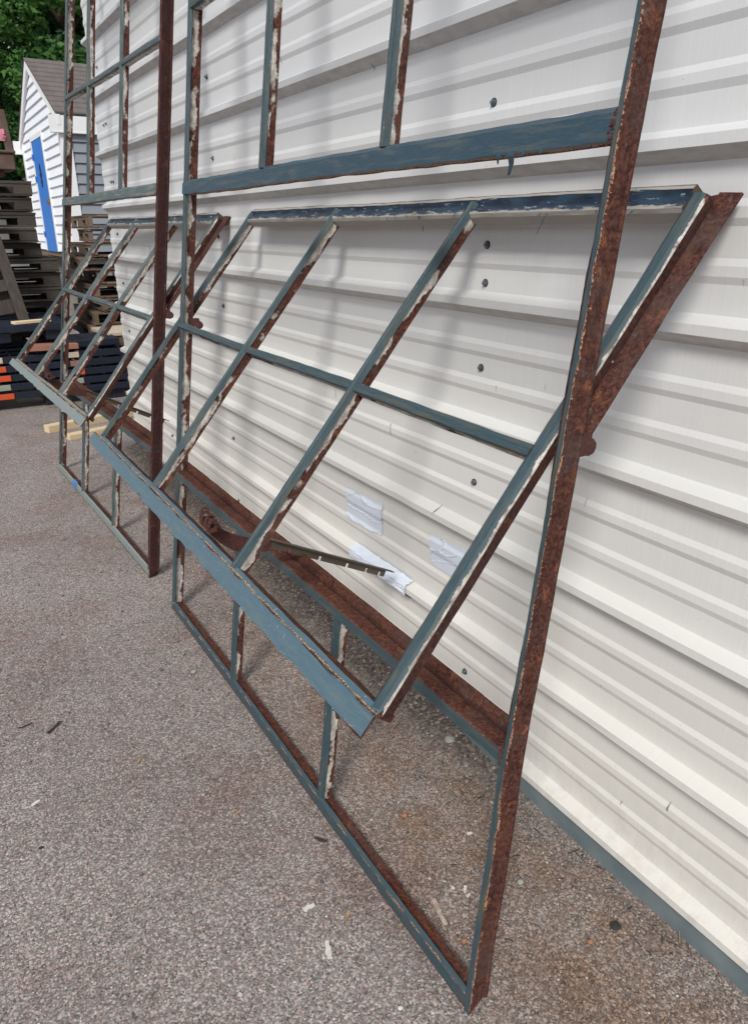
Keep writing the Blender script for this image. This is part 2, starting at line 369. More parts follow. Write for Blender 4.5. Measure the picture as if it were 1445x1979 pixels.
M_asph = asphalt(); M_soil = asphalt(True)

# ---------------------------------------------------------------- ground
mb = MB(); mb.face([(-300, -200, 0), (300, -200, 0), (300, 500, 0), (-300, 500, 0)])
g = mb.build('ground', M_asph); g.location.z = 0; tag(g, kind='structure')
g.data.transform(Matrix.Translation(g.location)); g.location = (0, 0, 0)

mb = MB(); NX, NY = 14, 220; GG = []
for j in range(NY+1):
    y = 1.0+4.2*j/NY; ramp_ = min(1, max(0, (y-1.0)/.55)); row = []
    for i in range(NX+1):
        f = i/NX; x = .004-.26*f
        h = .050*ramp_*max(0, 1-f*1.35)**1.9*(1+.5*mnoise.noise(Vector((x*9, y*6, 3))))+.012*mnoise.noise(Vector((x*16, y*16, 0)))*(1-f)*ramp_
        row.append((x, y, h-.0045*f-.003*(1-ramp_)-.002))
    GG.append(row)
for j in range(NY):
    for i in range(NX): mb.face([GG[j][i], GG[j][i+1], GG[j+1][i+1], GG[j+1][i]][::-1], smooth=True)
db = mb.build('dirt_bank', M_soil); tag(db, kind='structure')
# ---------------------------------------------------------------- ribbed metal building
B = empty('metal_building', (0, 0, 0), 'long metal building clad in off white horizontally ribbed steel sheet', 'building')
Y0, Y1, H = -4.0, 5.25, 4.6
prof = [(0.0, .026, 0)]      # x, z, wear of the strip that ends here
z0 = .0797
prof = []
for k in range(0, 15):
    zr = z0 + .3048*k
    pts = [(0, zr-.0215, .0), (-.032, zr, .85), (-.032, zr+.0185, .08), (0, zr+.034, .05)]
    for a in (.086, .180):
        pts += [(0, zr+a, .06), (-.0048, zr+a+.013, .08), (-.0048, zr+a+.0305, .0), (0, zr+a+.043, .0)]
    prof += pts
prof = [(0, .045, 0)] + prof
mb = MB(); ys = [Y0+(Y1-Y0)*i/90 for i in range(91)]
rnd = random.Random(3)
for i in range(len(prof)-1):
    a, b = prof[i], prof[i+1]
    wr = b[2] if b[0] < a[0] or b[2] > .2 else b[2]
    for j in range(90):
        def P(q, y):
            wv = mnoise.noise(Vector((y*1.3, q[1]*2.2, 0)))*.0022
            dent = 0
            if q[0] < -.02:   # small dents along the rib edges
                dent = max(0, mnoise.noise(Vector((y*6.1, q[1]*9, 4)))-.45)*.02
            return (q[0]+wv+dent, y, q[1])
        mb.face([P(a, ys[j]), P(a, ys[j+1]), P(b, ys[j+1]), P(b, ys[j])][::-1], [wr]*4)
wall_o = mb.build('wall_panel', M_wall, B)
mb = MB()      # end wall facing away, its corner trim, roof
mb.box(((3.0+.02), Y1-.03, H/2), (5.9, .04, H-.1)); mb.build('end_wall', M_wall, B)
mb = MB(); mb.box((3.0, (Y0+Y1)/2, H+.06), (6.5, Y1-Y0+.5, .12)); mb.build('roof', M_galv, B)
# galvanised base angle and dark gap
mb = MB()
for j in range(60):
    a = Y0+(Y1-Y0)*j/60; b = Y0+(Y1-Y0)*(j+1)/60
    o1 = mnoise.noise(Vector((a*2, 0, 0)))*.004; o2 = mnoise.noise(Vector((b*2, 0, 0)))*.004
    mb.face([(-.012, a, -.01), (-.008+o1, a, .062), (-.008+o2, b, .062), (-.012, b, -.01)])
    mb.face([(-.008+o1, a, .062), (.03, a, .066), (.03, b, .066), (-.008+o2, b, .062)])
mb.build('base_trim', M_galv, B)
def screw(y, z, hang=True):
    mb = MB(); n = 6
    def ring(x, r, k=12, ph=0): return [(x, y+r*math.cos(6.283*i/k+ph), z+r*math.sin(6.283*i/k+ph)) for i in range(k)]
    def stack(rs, mi):
        for a, b in zip(rs[:-1], rs[1:]):
            k = len(a)
            for i in range(k): mb.face([a[i], a[(i+1) % k], b[(i+1) % k], b[i]], mi=mi)
        mb.face(rs[-1], mi=mi)
    stack([ring(-.0005, .0095), ring(-.0025, .0095), ring(-.0032, .0085)], 1)
    stack([ring(-.0032, .0078), ring(-.0046, .0070)], 0)
    ph = random.uniform(0, 1)
    stack([ring(-.0046, .0044, 6, ph), ring(-.0098, .0042, 6, ph), ring(-.0105, .003, 6, ph)], 0)
    mb.build('screw', [M_screw, M_rubber], B)
for y, zs in ((1.427, (.236, .555, .838, 1.147, 1.353, 1.44, 1.74)), (3.235, (.21, .533, .84, 1.153, 1.447, 1.756, 2.055)),
              (5.05, (.845, 1.15, 1.45, 1.752, 2.065, 2.37)), (4.99, (1.75, 2.068))):
    for z in zs: screw(y+random.uniform(-.004, .004), z)
screw(4.29, .30); screw(-.4, .838); screw(-.4, 1.44)

# tape patches that follow the ribs
def tape(name, quad, label, wrap=False):
    mb = MB(); n = 26; a, b, c, d_ = [Vector((0, p[0], p[1])) for p in quad]     # tl tr br bl on the wall (y,z)
    def wx(z):
        for i in range(len(prof)-1):
            p, q = prof[i], prof[i+1]
            if p[1] <= z <= q[1]: return p[0]+(q[0]-p[0])*(z-p[1])/max(1e-6, q[1]-p[1])
        return 0
    G = []
    for i in range(n+1):
        row = []
        for j in range(n+1):
            u, v = i/n, j/n
            p = (a*(1-u)+b*u)*(1-v)+(d_*(1-u)+c*u)*v
            z = p.z; x = min(wx(z), wx(z-.006), wx(z+.006))
            crease = mnoise.noise(Vector((u*1.6+quad[0][0]*9, v*2.4+u, 0))); fold = max(0, .055-abs(crease))*.05
            if wrap: fold = abs(mnoise.noise(Vector((u*7, v*9, 2))))*.008
            ed = .004*mnoise.noise(Vector((u*16, v*16, 7))) if (i in (0, n) or j in (0, n)) else 0
            row.append((x-.0022-fold, p.y+ed, z+ed))
        G.append(row)
    for i in range(n):
        for j in range(n): mb.face([G[i][j], G[i+1][j], G[i+1][j+1], G[i][j+1]][::-1], smooth=False)
    o = mb.build(name, M_tape); tag(o, label, 'tape', 'strips of tape on the wall'); return o
tape('tape_strip', [(2.125, .612), (1.885, .628), (1.89, .512), (2.13, .496)], 'square of pale tape on the wall, highest and farthest of the three')
tape('tape_strip', [(1.615, .618), (1.405, .632), (1.40, .520), (1.61, .520)], 'wrinkled pale tape patch on the wall, nearest and partly behind the near sash')
tape('tape_strip', [(2.06, .425), (1.70, .425), (1.70, .345), (2.06, .350)], 'crumpled tape wrapped over a wall rib beside the notched stay arm', True)

# ---------------------------------------------------------------- steel window frames
ZU = Vector((0, 0, 1))
MUN = [(.0105, .002), (.001, 0), (-.0012, .0020), (-.0085, .0022), (-.0130, .012), (-.0095, .0145), (-.0095, .037), (.0095, .037), (.0095, .0145), (.0125, .011)]
MUNZ = [(.30, .05), (.30, .30), (.05, .05), (.10, .34), (.45, .45), (.50, .96), (1, 1), (.98, .6), (.45, .45), (.30, .30)]
MUNH = [(-a, b) for a, b in MUN]
MUNHZ = [(.05, .0), (.10, .10), (.05, .22), (.22, .40), (.40, .42), (.42, .50), (1, 1), (.6, .4), (.35, .3), (.1, .05)]
def window(base, uu, hh, lean, phi, near, far, lowm, upm, sash, mats, label, top=3.66, tr=(1.602, 1.638), hm=2.163, piv=1.16, tapeat=None):
    """near/far/lowm/upm are functions giving s at height t"""
    base = Vector(base); uu = Vector(uu); hh = Vector(hh)
    n = hh*math.cos(R(lean)) - ZU*math.sin(R(lean)); upv = hh*math.sin(R(lean)) + ZU*math.cos(R(lean))
    W = empty('steel_window', base, label, 'window frame', 'rusty steel window frames leaning on the wall')
    P = lambda s, t, dd=0: base + uu*s + upv*t + n*dd
    mb = MB()   # near stile, a rusted outer web with a painted nose
    nw = mats.get('nw', .009); zn = mats['nearz']
    def prn(nw, dp): return [(0, 0), (nw, 0), (nw+.005, .009), (nw*.6, .012), (nw*.6, dp), (-.002, dp), (-.0035, dp-.006), (-.0006, dp-.009)]
    bar(mb, P(near(0), 0), P(near(.6), .588), uu, n, prn(nw+.007, .043), zn, jit=.0008, shear=1.0, step=.01)
    bar(mb, P(near(.6), .585), P(near(top), top), uu, n, prn(nw, .043), zn, jit=.0007)
    mb.build('stile', mats['post'], W)
    mb = MB()   # inner stop of the vent opening on the near stile
    bar(mb, P(near(.6)+nw, .607), P(near(1.6)+nw, 1.60), uu, n, [(-.002, .0015), (.0065, .0035), (.0065, .012), (0, .012)], [(1.5, 1.2), (.9, .9), (1.5, 1.5), (.5, .5)], jit=.0014, step=.006); mb.build('stop_bead', mats['post'], W)
    mb = MB()   # far stile
    pr = [(-.030, .002), (-.006, .002), (.0, .006), (0, .046), (-.020, .046), (-.022, .014), (-.026, .012), (-.033, .008)]
    z2 = [(.02, .2), (.8, 1), (1, 1), (1, 1), (.98, .52), (.4, .4), (.3, .2), (.15, .05)]
    z2[0] = (.02, .30); bar(mb, P(far(0), 0), P(far(top), top), uu, n, pr, z2); mb.build('stile', mats['bar'], W)
    def rail(name, t0, prf, zz, mat, s0=.012, s1=-.02, **k):
        mb = MB(); bar(mb, P(near(t0)+s0, t0), P(far(t0)+s1, t0), upv, n, prf, zz, **k); return mb.build(name, mat, W)
    rail('bottom_rail', 0, [(0, .003), (.006, .003), (.008, 0), (.036, 0), (.044, .008), (.031, .012), (.029, .042), (0, .042)],
         [(.9, .9), (.7, .5), (.10, .36), (.38, .20), (.45, .5), (.75, 1), (1, 1), (1, .9)], mats['rail'])
    o = rail('sill_rail', .578, [(0, 0), (.0245, 0), (.027, .003), (.026, .040), (.024, .0425), (.036, .044), (.052, .044), (.061, .044), (.061, .048), (0, .048)],
         [(.1, .1), (.5, .8), (.85, 1), (1.6, 1.6), (1.5, 1.2), (1.15, .9), (.85, .9), (.8, .8), (1, 1), (1, 1)], mats['sill'], jit=.0008)  # crease shade painted along the fold between ledge and flange
    rail('transom_rail', tr[0], [(0, .0), (tr[1]-tr[0], 0), (tr[1]-tr[0]+.010, .012), (tr[1]-tr[0]+.010, .030), (0, .030)],
         [(.06, .0), (.12, .34), (.4, .4), (1, 1), (.5, .3)], mats['tran'], s0=.010, s1=-.004, jit=.0009)
    for m0 in lowm:
        mb = MB(); bar(mb, P(m0(0.03), .030), P(m0(.578), .578), uu, n, MUN, MUNZ); mb.build('glazing_bar', mats['bar'], W)
    for m0 in upm:
        mb = MB(); bar(mb, P(m0(1.64), 1.645), P(m0(top), top-.02), uu, n, MUN, MUNZ); mb.build('glazing_bar', mats['bar'], W)
    for tt in (hm, hm+.52, hm+1.04):
        rail('glazing_bar', tt, MUNH, MUNHZ, mats['bar'], s1=-.012)
    rail('top_rail', top-.035, [(0, 0), (.035, 0), (.035, .046), (0, .046)], [(.1, .1)]*4, mats['rail'])
    # weld bead lumps where the transom meets the near stile
    # pivoted sash
    c0 = base + upv*piv; ns = hh*math.cos(R(phi)) - ZU*math.sin(R(phi)); us = hh*math.sin(R(phi)) + ZU*math.cos(R(phi))
    S = lambda s, v, dd=0: c0 + uu*s + us*v + ns*dd
    sl_, m1, m2, sr = sash['left'], sash['m'][0], sash['m'][1], sash['right']
    mb = MB()
    bar(mb, S(sl_(-.5)-.012, -.50), S(sl_(.5)-.012, .50), uu, ns, [(-.010, 0), (.008, 0), (.012, .011), (.012, .036), (-.008, .036), (-.008, .013), (-.013, .011)],
        [(0, 0), (.1, .3), (.8, 1), (1, 1), (.95, .46), (.45, .45), (.2, .1)])
    # right stile: painted tee, cream edge, rust web
    q = [(.018, .010), (.010, .004), (.005, .0), (-.009, .002), (-.015, .006), (-.017, .009), (-.017, .028), (.014, .028), (.013, .012)]
    zq = [(.28, .15), (.10, .36), (.05, .22), (.20, .41), (.45, .52), (1.3, 1.4), (1, 1), (1, 1), (.6, .3)]
    bar(mb, S(sr(-.5), -.50), S(sr(.5), .497), uu, ns, q, zq)
    S0 = mb.build('sash', mats['bar'], W); S0['label'] = 'pivoted sash tilted open about its middle'
    def sub(name, mb, mat): 
        o = mb.build(name, mat, None); 
        off = o.location.copy(); me = o.data; me.transform(Matrix.Translation(off-wloc(S0))); o.location = (0, 0, 0); o.parent = S0; return o
    mb = MB(); bar(mb, S(sr(.5)+.014, .463), S(sl_(.5)-.004, .463), us, ns, [(0, .010), (.004, .002), (.016, .000), (.020, .006), (.034, .008), (.042, .0), (.054, .004), (.056, .034), (0, .034)],
        [(.6, .5), (.46, .35), (.1, .1), (.1, .0), (.0, .1), (.5, .9), (.9, .9), (1, 1), (.6, .6)], jit=.001, step=.008)
    sub('top_rail', mb, mats['navy'])
    mb = MB()
    for (sa, sb) in ((sash['plate'][0], sash['plate'][1]),):
        bar(mb, S(sa, -.546), S(sb, -.546), us, ns, [(0, 0), (.038, .0), (.041, .003), (.041, .006), (0, .004)], [(.36, .0), (.28, .45), (.5, .5), (.8, .8), (1, 1)], jit=.0034, step=.004, bend=.001, djit=.10)
    sub('drip_plate', mb, mats['plate'])
    mb = MB(); bar(mb, S(sr(-.5)-.016, -.505), S(sl_(-.5)-.004, -.505), us, ns, [(0, .004), (.003, -.003), (.014, .004), (.014, .034), (0, .034)],
        [(.36, .44), (.44, .22), (.9, 1), (1, 1), (1, 1)], jit=.001)
    sub('bottom_rail', mb, mats['plate'])
    for m0 in (m1, m2):
        mb = MB(); bar(mb, S(m0(-.5), -.497, -.0015), S(m0(.49), .500, -.0015), uu, ns, MUN, MUNZ); sub('glazing_bar', mb, mats['bar'])
    mb = MB(); bar(mb, S(sr(0)+.012, -.012), S(sl_(0)-.008, .004), us, ns, MUNH, MUNHZ); sub('glazing_bar', mb, mats['bar'])
    # outer weather flange above the pivot
    mb = MB(); bar(mb, S(sr(.06)-.024, .055), S(sr(.49)-.024, .52), uu, ns, [(.010, .0285), (.010, .031), (-.030, .034), (-.030, .0315)], [(.9, .9), (.9, .9), (.9, .9), (.9, .95)], jit=.001)
    sub('weather_flange', mb, mats['post'])
    mb = MB(); bar(mb, S(sr(.5)-.0535, .478), S(sr(.5)+.03, .478), us, ns, [(0, .0335), (.043, .0335), (.043, .037), (0, .037)], [(.55, .75)]*4, jit=.001)
    sub('weather_flange', mb, mats['post'])
    # pivot bosses: bossed pin behind each stile
    for s_ in (near(piv)+.012, far(piv)-.04):
        mb = MB(); c = P(s_, piv+.006, .062); k = 16
        ax = uu; e1 = n; e2 = upv
        rr = [(-.014, .009), (-.012, .0145), (.012, .0155), (.016, .010)]
        rings = [[c+ax*a+(e1*math.cos(6.283*i/k)+e2*math.sin(6.283*i/k))*r_*(1+.05*math.sin(i*2.3)) for i in range(k)] for a, r_ in rr]
        for a, b in zip(rings[:-1], rings[1:]):
            for i in range(k): mb.face([a[i], b[i], b[(i+1) % k], a[(i+1) % k]], 1)
        mb.face(rings[0], 1); mb.face(rings[-1][::-1], 1)
        mb.box(c-n*.012+upv*.004, (.026, .026, .036), rot=None, wear=1)
        mb.build('pivot', M_rustpl, W)
    # stay arm: clawed bracket on the sash rail, curved strap, notched bar
    a0 = S(sash['arm'], -.47, .004); tip = sash['tip']
    tip = base + uu*tip[0] + hh*tip[1] + ZU*tip[2]
    dirv = (tip-a0).normalized(); side = dirv.cross(ZU).normalized(); dn = side.cross(dirv).normalized()
    mb = MB(); k1 = a0.lerp(tip, .30)
    # curved strap
    pts = []
    for i in range(15):
        f = i/14; pts.append(a0.lerp(k1, f) + dn*(-.020*math.sin(math.pi*f)) - ZU*0.004*f)
    for i in range(14):
        hgt0 = .011+.010*math.sin(math.pi*i/14*.8); hgt1 = .011+.010*math.sin(math.pi*(i+1)/14*.8)
        p, q2 = pts[i], pts[i+1]; T = side*.003
        ring0 = [p-T-dn*hgt0, p+T-dn*hgt0, p+T+dn*hgt0, p-T+dn*hgt0]; ring1 = [q2-T-dn*hgt1, q2+T-dn*hgt1, q2+T+dn*hgt1, q2-T+dn*hgt1]
        for j in range(4): mb.face([ring0[j], ring0[(j+1) % 4], ring1[(j+1) % 4], ring1[j]], 1)
    sub('stay_strap', mb, M_rustpl)
    mb = MB()   # notched angle bar
    Lb = (tip-k1).length; notches = [.14, .40, .64, .82, .95]; cuts = [0]
    for c_ in notches: cuts += [c_-.012, c_+.012]
    cuts.append(1)
    def seg(f0, f1, lo):
        p, q2 = k1.lerp(tip, f0), k1.lerp(tip, f1); T = side*.002
        r0 = [p-T+dn*.010, p+T+dn*.010, p+T-dn*lo, p-T-dn*lo]; r1 = [q2-T+dn*.010, q2+T+dn*.010, q2+T-dn*lo, q2-T-dn*lo]
        for j in range(4): mb.face([r0[j], r0[(j+1) % 4], r1[(j+1) % 4], r1[j]], 0)
        mb.face(r0, 0); mb.face(r1[::-1], 0)
    for i in range(len(cuts)-1): seg(cuts[i], cuts[i+1], .0125 if i % 2 == 0 else .000)
    p, q2 = k1.lerp(tip, -.02), k1.lerp(tip, 1.05)
    r0 = [p+dn*.010-side*.002, p+dn*.010+side*.016, p+dn*.0135+side*.016, p+dn*.0135-side*.002]; r1 = [x+(q2-p) for x in r0]
    for j in range(4): mb.face([r0[j], r0[(j+1) % 4], r1[(j+1) % 4], r1[j]][::-1], 0)
    mb.face(r0, 0); mb.face(r1[::-1], 0)
    o = sub('stay_arm', mb, M_arm); o['label'] = 'notched stay bar reaching toward the wall'
    mb = MB()   # claw bracket of bent rods
    for i in range(5):
        c = a0 + uu*(-.030+.014*i+random.uniform(-.003, .003)); pts = []; tw = random.uniform(-.5, .5); L_ = random.uniform(.022, .040)
        for j in range(7):
            f = j/6; pts.append(c + ZU*(.004+L_*math.sin(f*2.2)) + hh*(.022*f*f-.010) + uu*(tw*.016*f+random.uniform(-.0015, .0015)))
        for j in range(6):
            p, q2 = pts[j], pts[j+1]; w_ = .0042*(1-.09*j)*random.uniform(.8, 1.2); T = uu*w_; K = (q2-p).normalized().cross(uu)*.0022
            r0 = [p-T-K, p+T-K, p+T+K, p-T+K]; r1 = [q2-T-K, q2+T-K, q2+T+K, q2-T+K]
            for m in range(4): mb.face([r0[m], r0[(m+1) % 4], r1[(m+1) % 4], r1[m]], 1)
        mb.face(r1, 1)
    mb.box(a0+hh*.012+ZU*.010, (.030, .060, .006), rot=Matrix.Rotation(.5, 3, 'Y'), wear=1, jit=.003)
    mb.box(a0+ZU*.004, (.02, .075, .010), wear=1)
    sub('stay_bracket', mb, M_rustpl)
    # weld lumps and rust nuggets at joints
    mb = MB()
    def lump(c, r):
        k = 6; vs = []
        for i in range(4):
            for j in range(8):
                a = math.pi*(i+.5)/4; b = 6.283*j/8; q_ = r*random.uniform(.75, 1.25)
                vs.append(c + Vector((math.sin(a)*math.cos(b), math.sin(a)*math.sin(b), math.cos(a)))*q_)
        fs = [(i*8+j, (i+1)*8+j, (i+1)*8+(j+1) % 8, i*8+(j+1) % 8) for i in range(3) for j in range(8)] + [tuple(range(8)), tuple(range(31, 23, -1))]
        mb.raw(vs, fs, 1)
    for i in range(26): lump(P(near(1.62)+.010+abs(random.gauss(0, .008)), tr[0]+.001+random.random()*.038, random.uniform(.0, .003)), random.uniform(.0016, .0042))
    for i in range(5): lump(S(sr(-.5)-.02+.006*i, -.500, random.uniform(0, .01)), random.uniform(.003, .005))
    for i in range(4): lump(P(near(.6)+.016, .575+i*.009, random.uniform(-.001, .003)), random.uniform(.003, .005))
    mb.build('weld_bead', M_rustpl, W)
    # loose paint flakes hanging from the rails
    mb = MB()
    def flake(c, L, wd, dr):
        p = Vector(c); dv = Vector(dr).normalized(); s_ = uu
        for i in range(6):
            q2 = p+dv*(L/6); ww = wd*(1-i/7.5)
            mb.face([p-s_*wd*(1-(i-1)/7.5)/2, p+s_*wd*(1-(i-1)/7.5)/2, q2+s_*ww/2, q2-s_*ww/2], 0.1)
            p = q2; dv = (dv+Vector((random.uniform(-.5, .5), random.uniform(-.5, .5), random.uniform(-.35, .35)))).normalized()
    for (s_, L, wd) in sash['flakes']: flake(P(s_, tr[0]+.002, -.001), L, wd, (-.1, 0, -1))
    for i in range(16):
        s_ = random.uniform(.1, 1.85); flake(S(s_, random.choice((-.546, -.545, .466)), random.uniform(0, .004)), random.uniform(.004, .014), random.uniform(.003, .007), (random.uniform(-.6, 0), random.uniform(-1, 1), -1))
    for (s_, L) in ((.41, .05), (.43, .03), (1.0, .02), (.2, .02)): flake(S(s_, .463, .002), L, .004, (-.5, .5, -1))
    mb.build('paint_flakes', mats['tran'], W)
    return W, P, S

matsA = dict(post=M_post, bar=M_bar, rail=M_rail, sill=M_sill, tran=M_tran, navy=M_navy, plate=M_blue,
             nearz=[(.40, .10), (.15, .30), (.5, .5), (.9, 1), (1, 1), (.9, .9), (.9, .9), (.98, .42)])
matsB = dict(post=M_post2, bar=M_bar2, rail=M_blue2, sill=M_sill, tran=M_tran2, navy=M_navy, plate=M_blue2,
             nw=.026, nearz=[(.85, .75), (.6, .6), (.9, .9), (.9, 1), (1, 1), (1.2, 1.2), (1.2, 1.3), (1.45, 1.35)])
lin = lambda a, b: (lambda t: a+b*t)
window((-.525, .735, 0), (0, 1, 0), (1, 0, 0), 7, 40, lambda t: .044*t if t < .6 else .0264+.006*(t-.6), lin(1.985, -.026), [lin(1.306, 0), lin(.660, 0)],
       [lin(1.274, 0), lin(.648, 0.003)], dict(left=lin(1.99, .0), right=lin(.080, .016), m=[lin(1.318, .0), lin(.674, .0)], plate=(.062, 2.080),
       arm=.885, tip=(.985, .425, .468), flakes=[(.25, .040, .016), (.28, .018, .010), (.22, .012, .006), (.27, .010, .006), (.18, .010, .007), (1.2, .008, .006)]), matsA,
       'nearest leaning steel window frame with bright blue bottom plate on its open sash')
a2 = math.atan2(-.066, 1.954)
W2, P2, S2 = window((-.525, 3.035, 0), (-.0338, .9994, 0), (.9994, .0338, 0), 8, 40, lin(0, .012), lin(1.94, -.125), [lin(1.293, -.04), lin(.640, -.05)],
       [lin(1.20, -.025), lin(.577, 0)], dict(left=lin(1.745, .0), right=lin(.062, .02), m=[lin(1.19, .015), lin(.585, 0)], plate=(.028, 1.83),
       arm=.885, tip=(.93, .43, .475), flakes=[(.9, .012, .006), (1.0, .010, .006), (1.1, .008, .006), (.5, .008, .005)]), matsB,
       'farther leaning steel window frame with worn whitish sash, behind the nearest one', tr=(1.622, 1.655), hm=2.165, piv=1.16)
# blue painter's tape wrapped on the far frame's bottom rail
mb = MB(); c = P2(1.47, .02, 0); uu2 = Vector((-.0338, .9994, 0))
for q in ([P2(1.43, -.0, -.002), P2(1.52, -.0, -.002), P2(1.52, .036, -.002), P2(1.43, .036, -.002)], [P2(1.43, .036, -.002), P2(1.52, .036, -.002), P2(1.52, .046, .012), P2(1.43, .046, .012)]):
    mb.face(q[::-1])
tag(mb.build('tape_strip', M_bluetape), 'bit of blue masking tape wrapped on the bottom rail of the farther frame', 'tape')

# ---------------------------------------------------------------- loose lumber on the ground
def board(name, a, b, wd, th, mat, label, cat, group=None, z=0, roll_=0):
    a, b = Vector(a), Vector(b); dv = (b-a); L = dv.length; ang = math.atan2(dv.y, dv.x)
    mb = MB(); rot = Matrix.Rotation(ang, 3, 'Z') @ Matrix.Rotation(math.asin(max(-1, min(1, -dv.z/L*-1)))*-1, 3, 'Y') @ Matrix.Rotation(roll_, 3, 'X')
    mb.box((a+b)/2+Vector((0, 0, th/2)), (L, wd, th), rot); o = mb.build(name, mat, bevel=.0015)
    return tag(o, label, cat, group)
board('timber_offcut', (-.50, 6.0, 0), (.22, 6.22, 0), .085, .055, M_pine, 'longer pale pine offcut on the asphalt behind the farther frame, back one of two', 'timber', 'pine offcuts on the ground')
board('timber_offcut', (-.40, 5.70, 0), (.12, 5.84, 0), .085, .038, M_pine, 'front pale pine offcut on the asphalt behind the farther frame', 'timber', 'pine offcuts on the ground')

# ---------------------------------------------------------------- black plastic pallets with orange ends
def plastic(x0, x1, y0, y1, z, label, tabs=(), deck=False, legs=False):
    T = empty('plastic_pallet', ((x0+x1)/2, (y0+y1)/2, z), label, 'pallet', 'black plastic pallets stacked on the ground')
    mb = MB(); hgt = .058
    # rim
    for (a, b, c, d_) in ((x0, x1, y0, y0+.02), (x0, x1, y1-.02, y1), (x0, x0+.02, y0+.02, y1-.02), (x1-.02, x1, y0+.02, y1-.02)):
        mb.box(((a+b)/2, (c+d_)/2, z+hgt/2), (b-a, d_-c, hgt-.002*(b-a < .03)))
    nx, ny = (22, 16) if deck else (10, 4)
    for i in range(1, nx): x = x0+(x1-x0)*i/nx; mb.box((x, (y0+y1)/2, z+hgt-.012), (.010, y1-y0-.042, .018))
    for j in range(1, ny): y = y0+(y1-y0)*j/ny; mb.box(((x0+x1)/2, y, z+hgt-.0135), (x1-x0-.042, .010, .018))
    o = mb.build('deck', M_black, T, bevel=.003)
    if legs:
        for i in range(3):
            for j in range(3):
                m2_ = MB(); m2_.box((x0+.12+(x1-x0-.24)*i/2, y0+.12+(y1-y0-.24)*j/2, z-.045), (.15, .15, .09), jit=.01); m2_.build('foot', M_black, T, bevel=.008)
    for k, (a, b, mt) in enumerate(tabs):
        m2_ = MB(); m2_.box(((a+b)/2, y0-.004, z+.030), (b-a, .012, .048)); m2_.build('end_block', mt, T, bevel=.003)
    return T
ord_ = ['lowest', 'second from the bottom', 'third from the bottom', 'fourth from the bottom', 'fifth from the bottom']
tb = [((-.80, -.60, M_orange), (-.06, .0, M_orange)), ((-.80, -.615, M_beige), (-.09, -.01, M_beige)), ((-.80, -.60, M_orange), (-.09, .01, M_orange)),
      ((-.80, -.625, M_orange), (-.10, .0, M_brownb)), ((-.80, -.64, M_ply), (-.12, -.02, M_ply))]
for i in range(5):
    dx = random.uniform(-.015, .015)
    plastic(-.95+dx, .37+dx, 6.95+random.uniform(-.01, .01), 7.95, .095+i*.078, 'black plastic pallet with coloured end blocks, %s of its stack' % ord_[i], tb[i], legs=(i == 0))
plastic(-.10, .36, 7.0, 7.5, .49, 'short dark blue plastic pallet lying on the stack beside the building corner', (), True)
plastic(-1.15, -.06, 6.98, 7.98, .66, 'black mesh deck plastic pallet raised on top of the stack', (), True, True)
board('brown_board', (-.42, 6.98, .50), (-.02, 7.00, .49), .16, .045, M_brownb, 'reddish brown board wedged between the stacked plastic pallets', 'board')
board('timber_offcut', (-.50, 7.02, .722), (-.20, 7.10, .722), .09, .022, M_pine, 'pale pine offcut lying on the mesh deck pallet', 'timber', 'pine offcuts')
board('plywood_sheet', (.30, 7.55, .53), (.95, 7.60, .53), .55, .03, M_ply, 'pale plywood piece on the pallets by the corner of the ribbed building', 'plywood')
mb = MB()
for k in range(5):
    for (cx_, cy_, a_, b_) in ((.62, 7.31, .50, .018), (.62, 7.89, .50, .018), (.38, 7.6, .018, .56), (.86, 7.6, .018, .56)): mb.box((cx_, cy_, .055+k*.105), (a_, b_, .092), jit=.003)
for cx_ in (.385, .855):
    for cy_ in (7.33, 7.87): mb.box((cx_, cy_, .262), (.04, .035, .52))

tag(mb.build('wooden_crate', M_tan, bevel=.004), 'dark wooden crate under the plywood by the building corner', 'crate')

# ---------------------------------------------------------------- wooden pallets
def pallet_meshes(mat, seed):
    rr = random.Random(seed); out_ = []
    W_, D_ = 1.2, 1.0
    for k in range(3):      # notched stringers running along x
        mb = MB(); y = [-.48, 0, .48][k]; prof_ = [(-.6, .0), (-.42, .0), (-.42, .035), (-.18, .035), (-.18, 0), (.18, 0), (.18, .035), (.42, .035), (.42, 0), (.6, 0), (.6, .09), (-.6, .09)]
        F = [(x+rr.uniform(-.006, .006), y-.019, z+.018+rr.uniform(-.002, .002)) for x, z in prof_]; Bk = [(p[0], y+.019, p[2]) for p in F]
        # split into convex pieces
        for (a, b, lo) in ((-.6, -.44, 0), (-.44, -.16, .06), (-.16, .16, 0), (.16, .44, .06), (.44, .6, 0)):
            mb.box(((a+b)/2, y+rr.uniform(-.001, .001), .018+(lo+.09)/2), (b-a, .038, .09-lo), jit=.0015)
        out_.append(('stringer', mb))
    for yy, zz in ((-.46, .117), (-.46, .009), (.46, .117), (.46, .009)):
        mb = MB(); mb.box((0, yy, zz), (1.2+rr.uniform(-.02, .02), .09, .018), jit=.003); out_.append(('lead_board', mb))
    for k in range(7):
        mb = MB(); x = -.55+k*1.10/6; mb.box((x, 0, .117), (rr.uniform(.085, .13), .82, .016), jit=.004); out_.append(('deck_board', mb))
    for k in range(4):
        mb = MB(); x = -.54+k*.36; mb.box((x, 0, .009), (rr.uniform(.09, .13), .82, .016), jit=.003); out_.append(('deck_board', mb))
    res = []
    for nm, mb in out_:
        o = mb.build(nm, mat); me = o.data; me.transform(Matrix.Translation(o.location)); bpy.data.objects.remove(o); res.append((nm, me))
    return res
lib = {('g', i): pallet_meshes(M_grey, 10+i) for i in range(4)}
lib.update({('t', i): pallet_meshes(M_tan, 30+i) for i in range(4)})
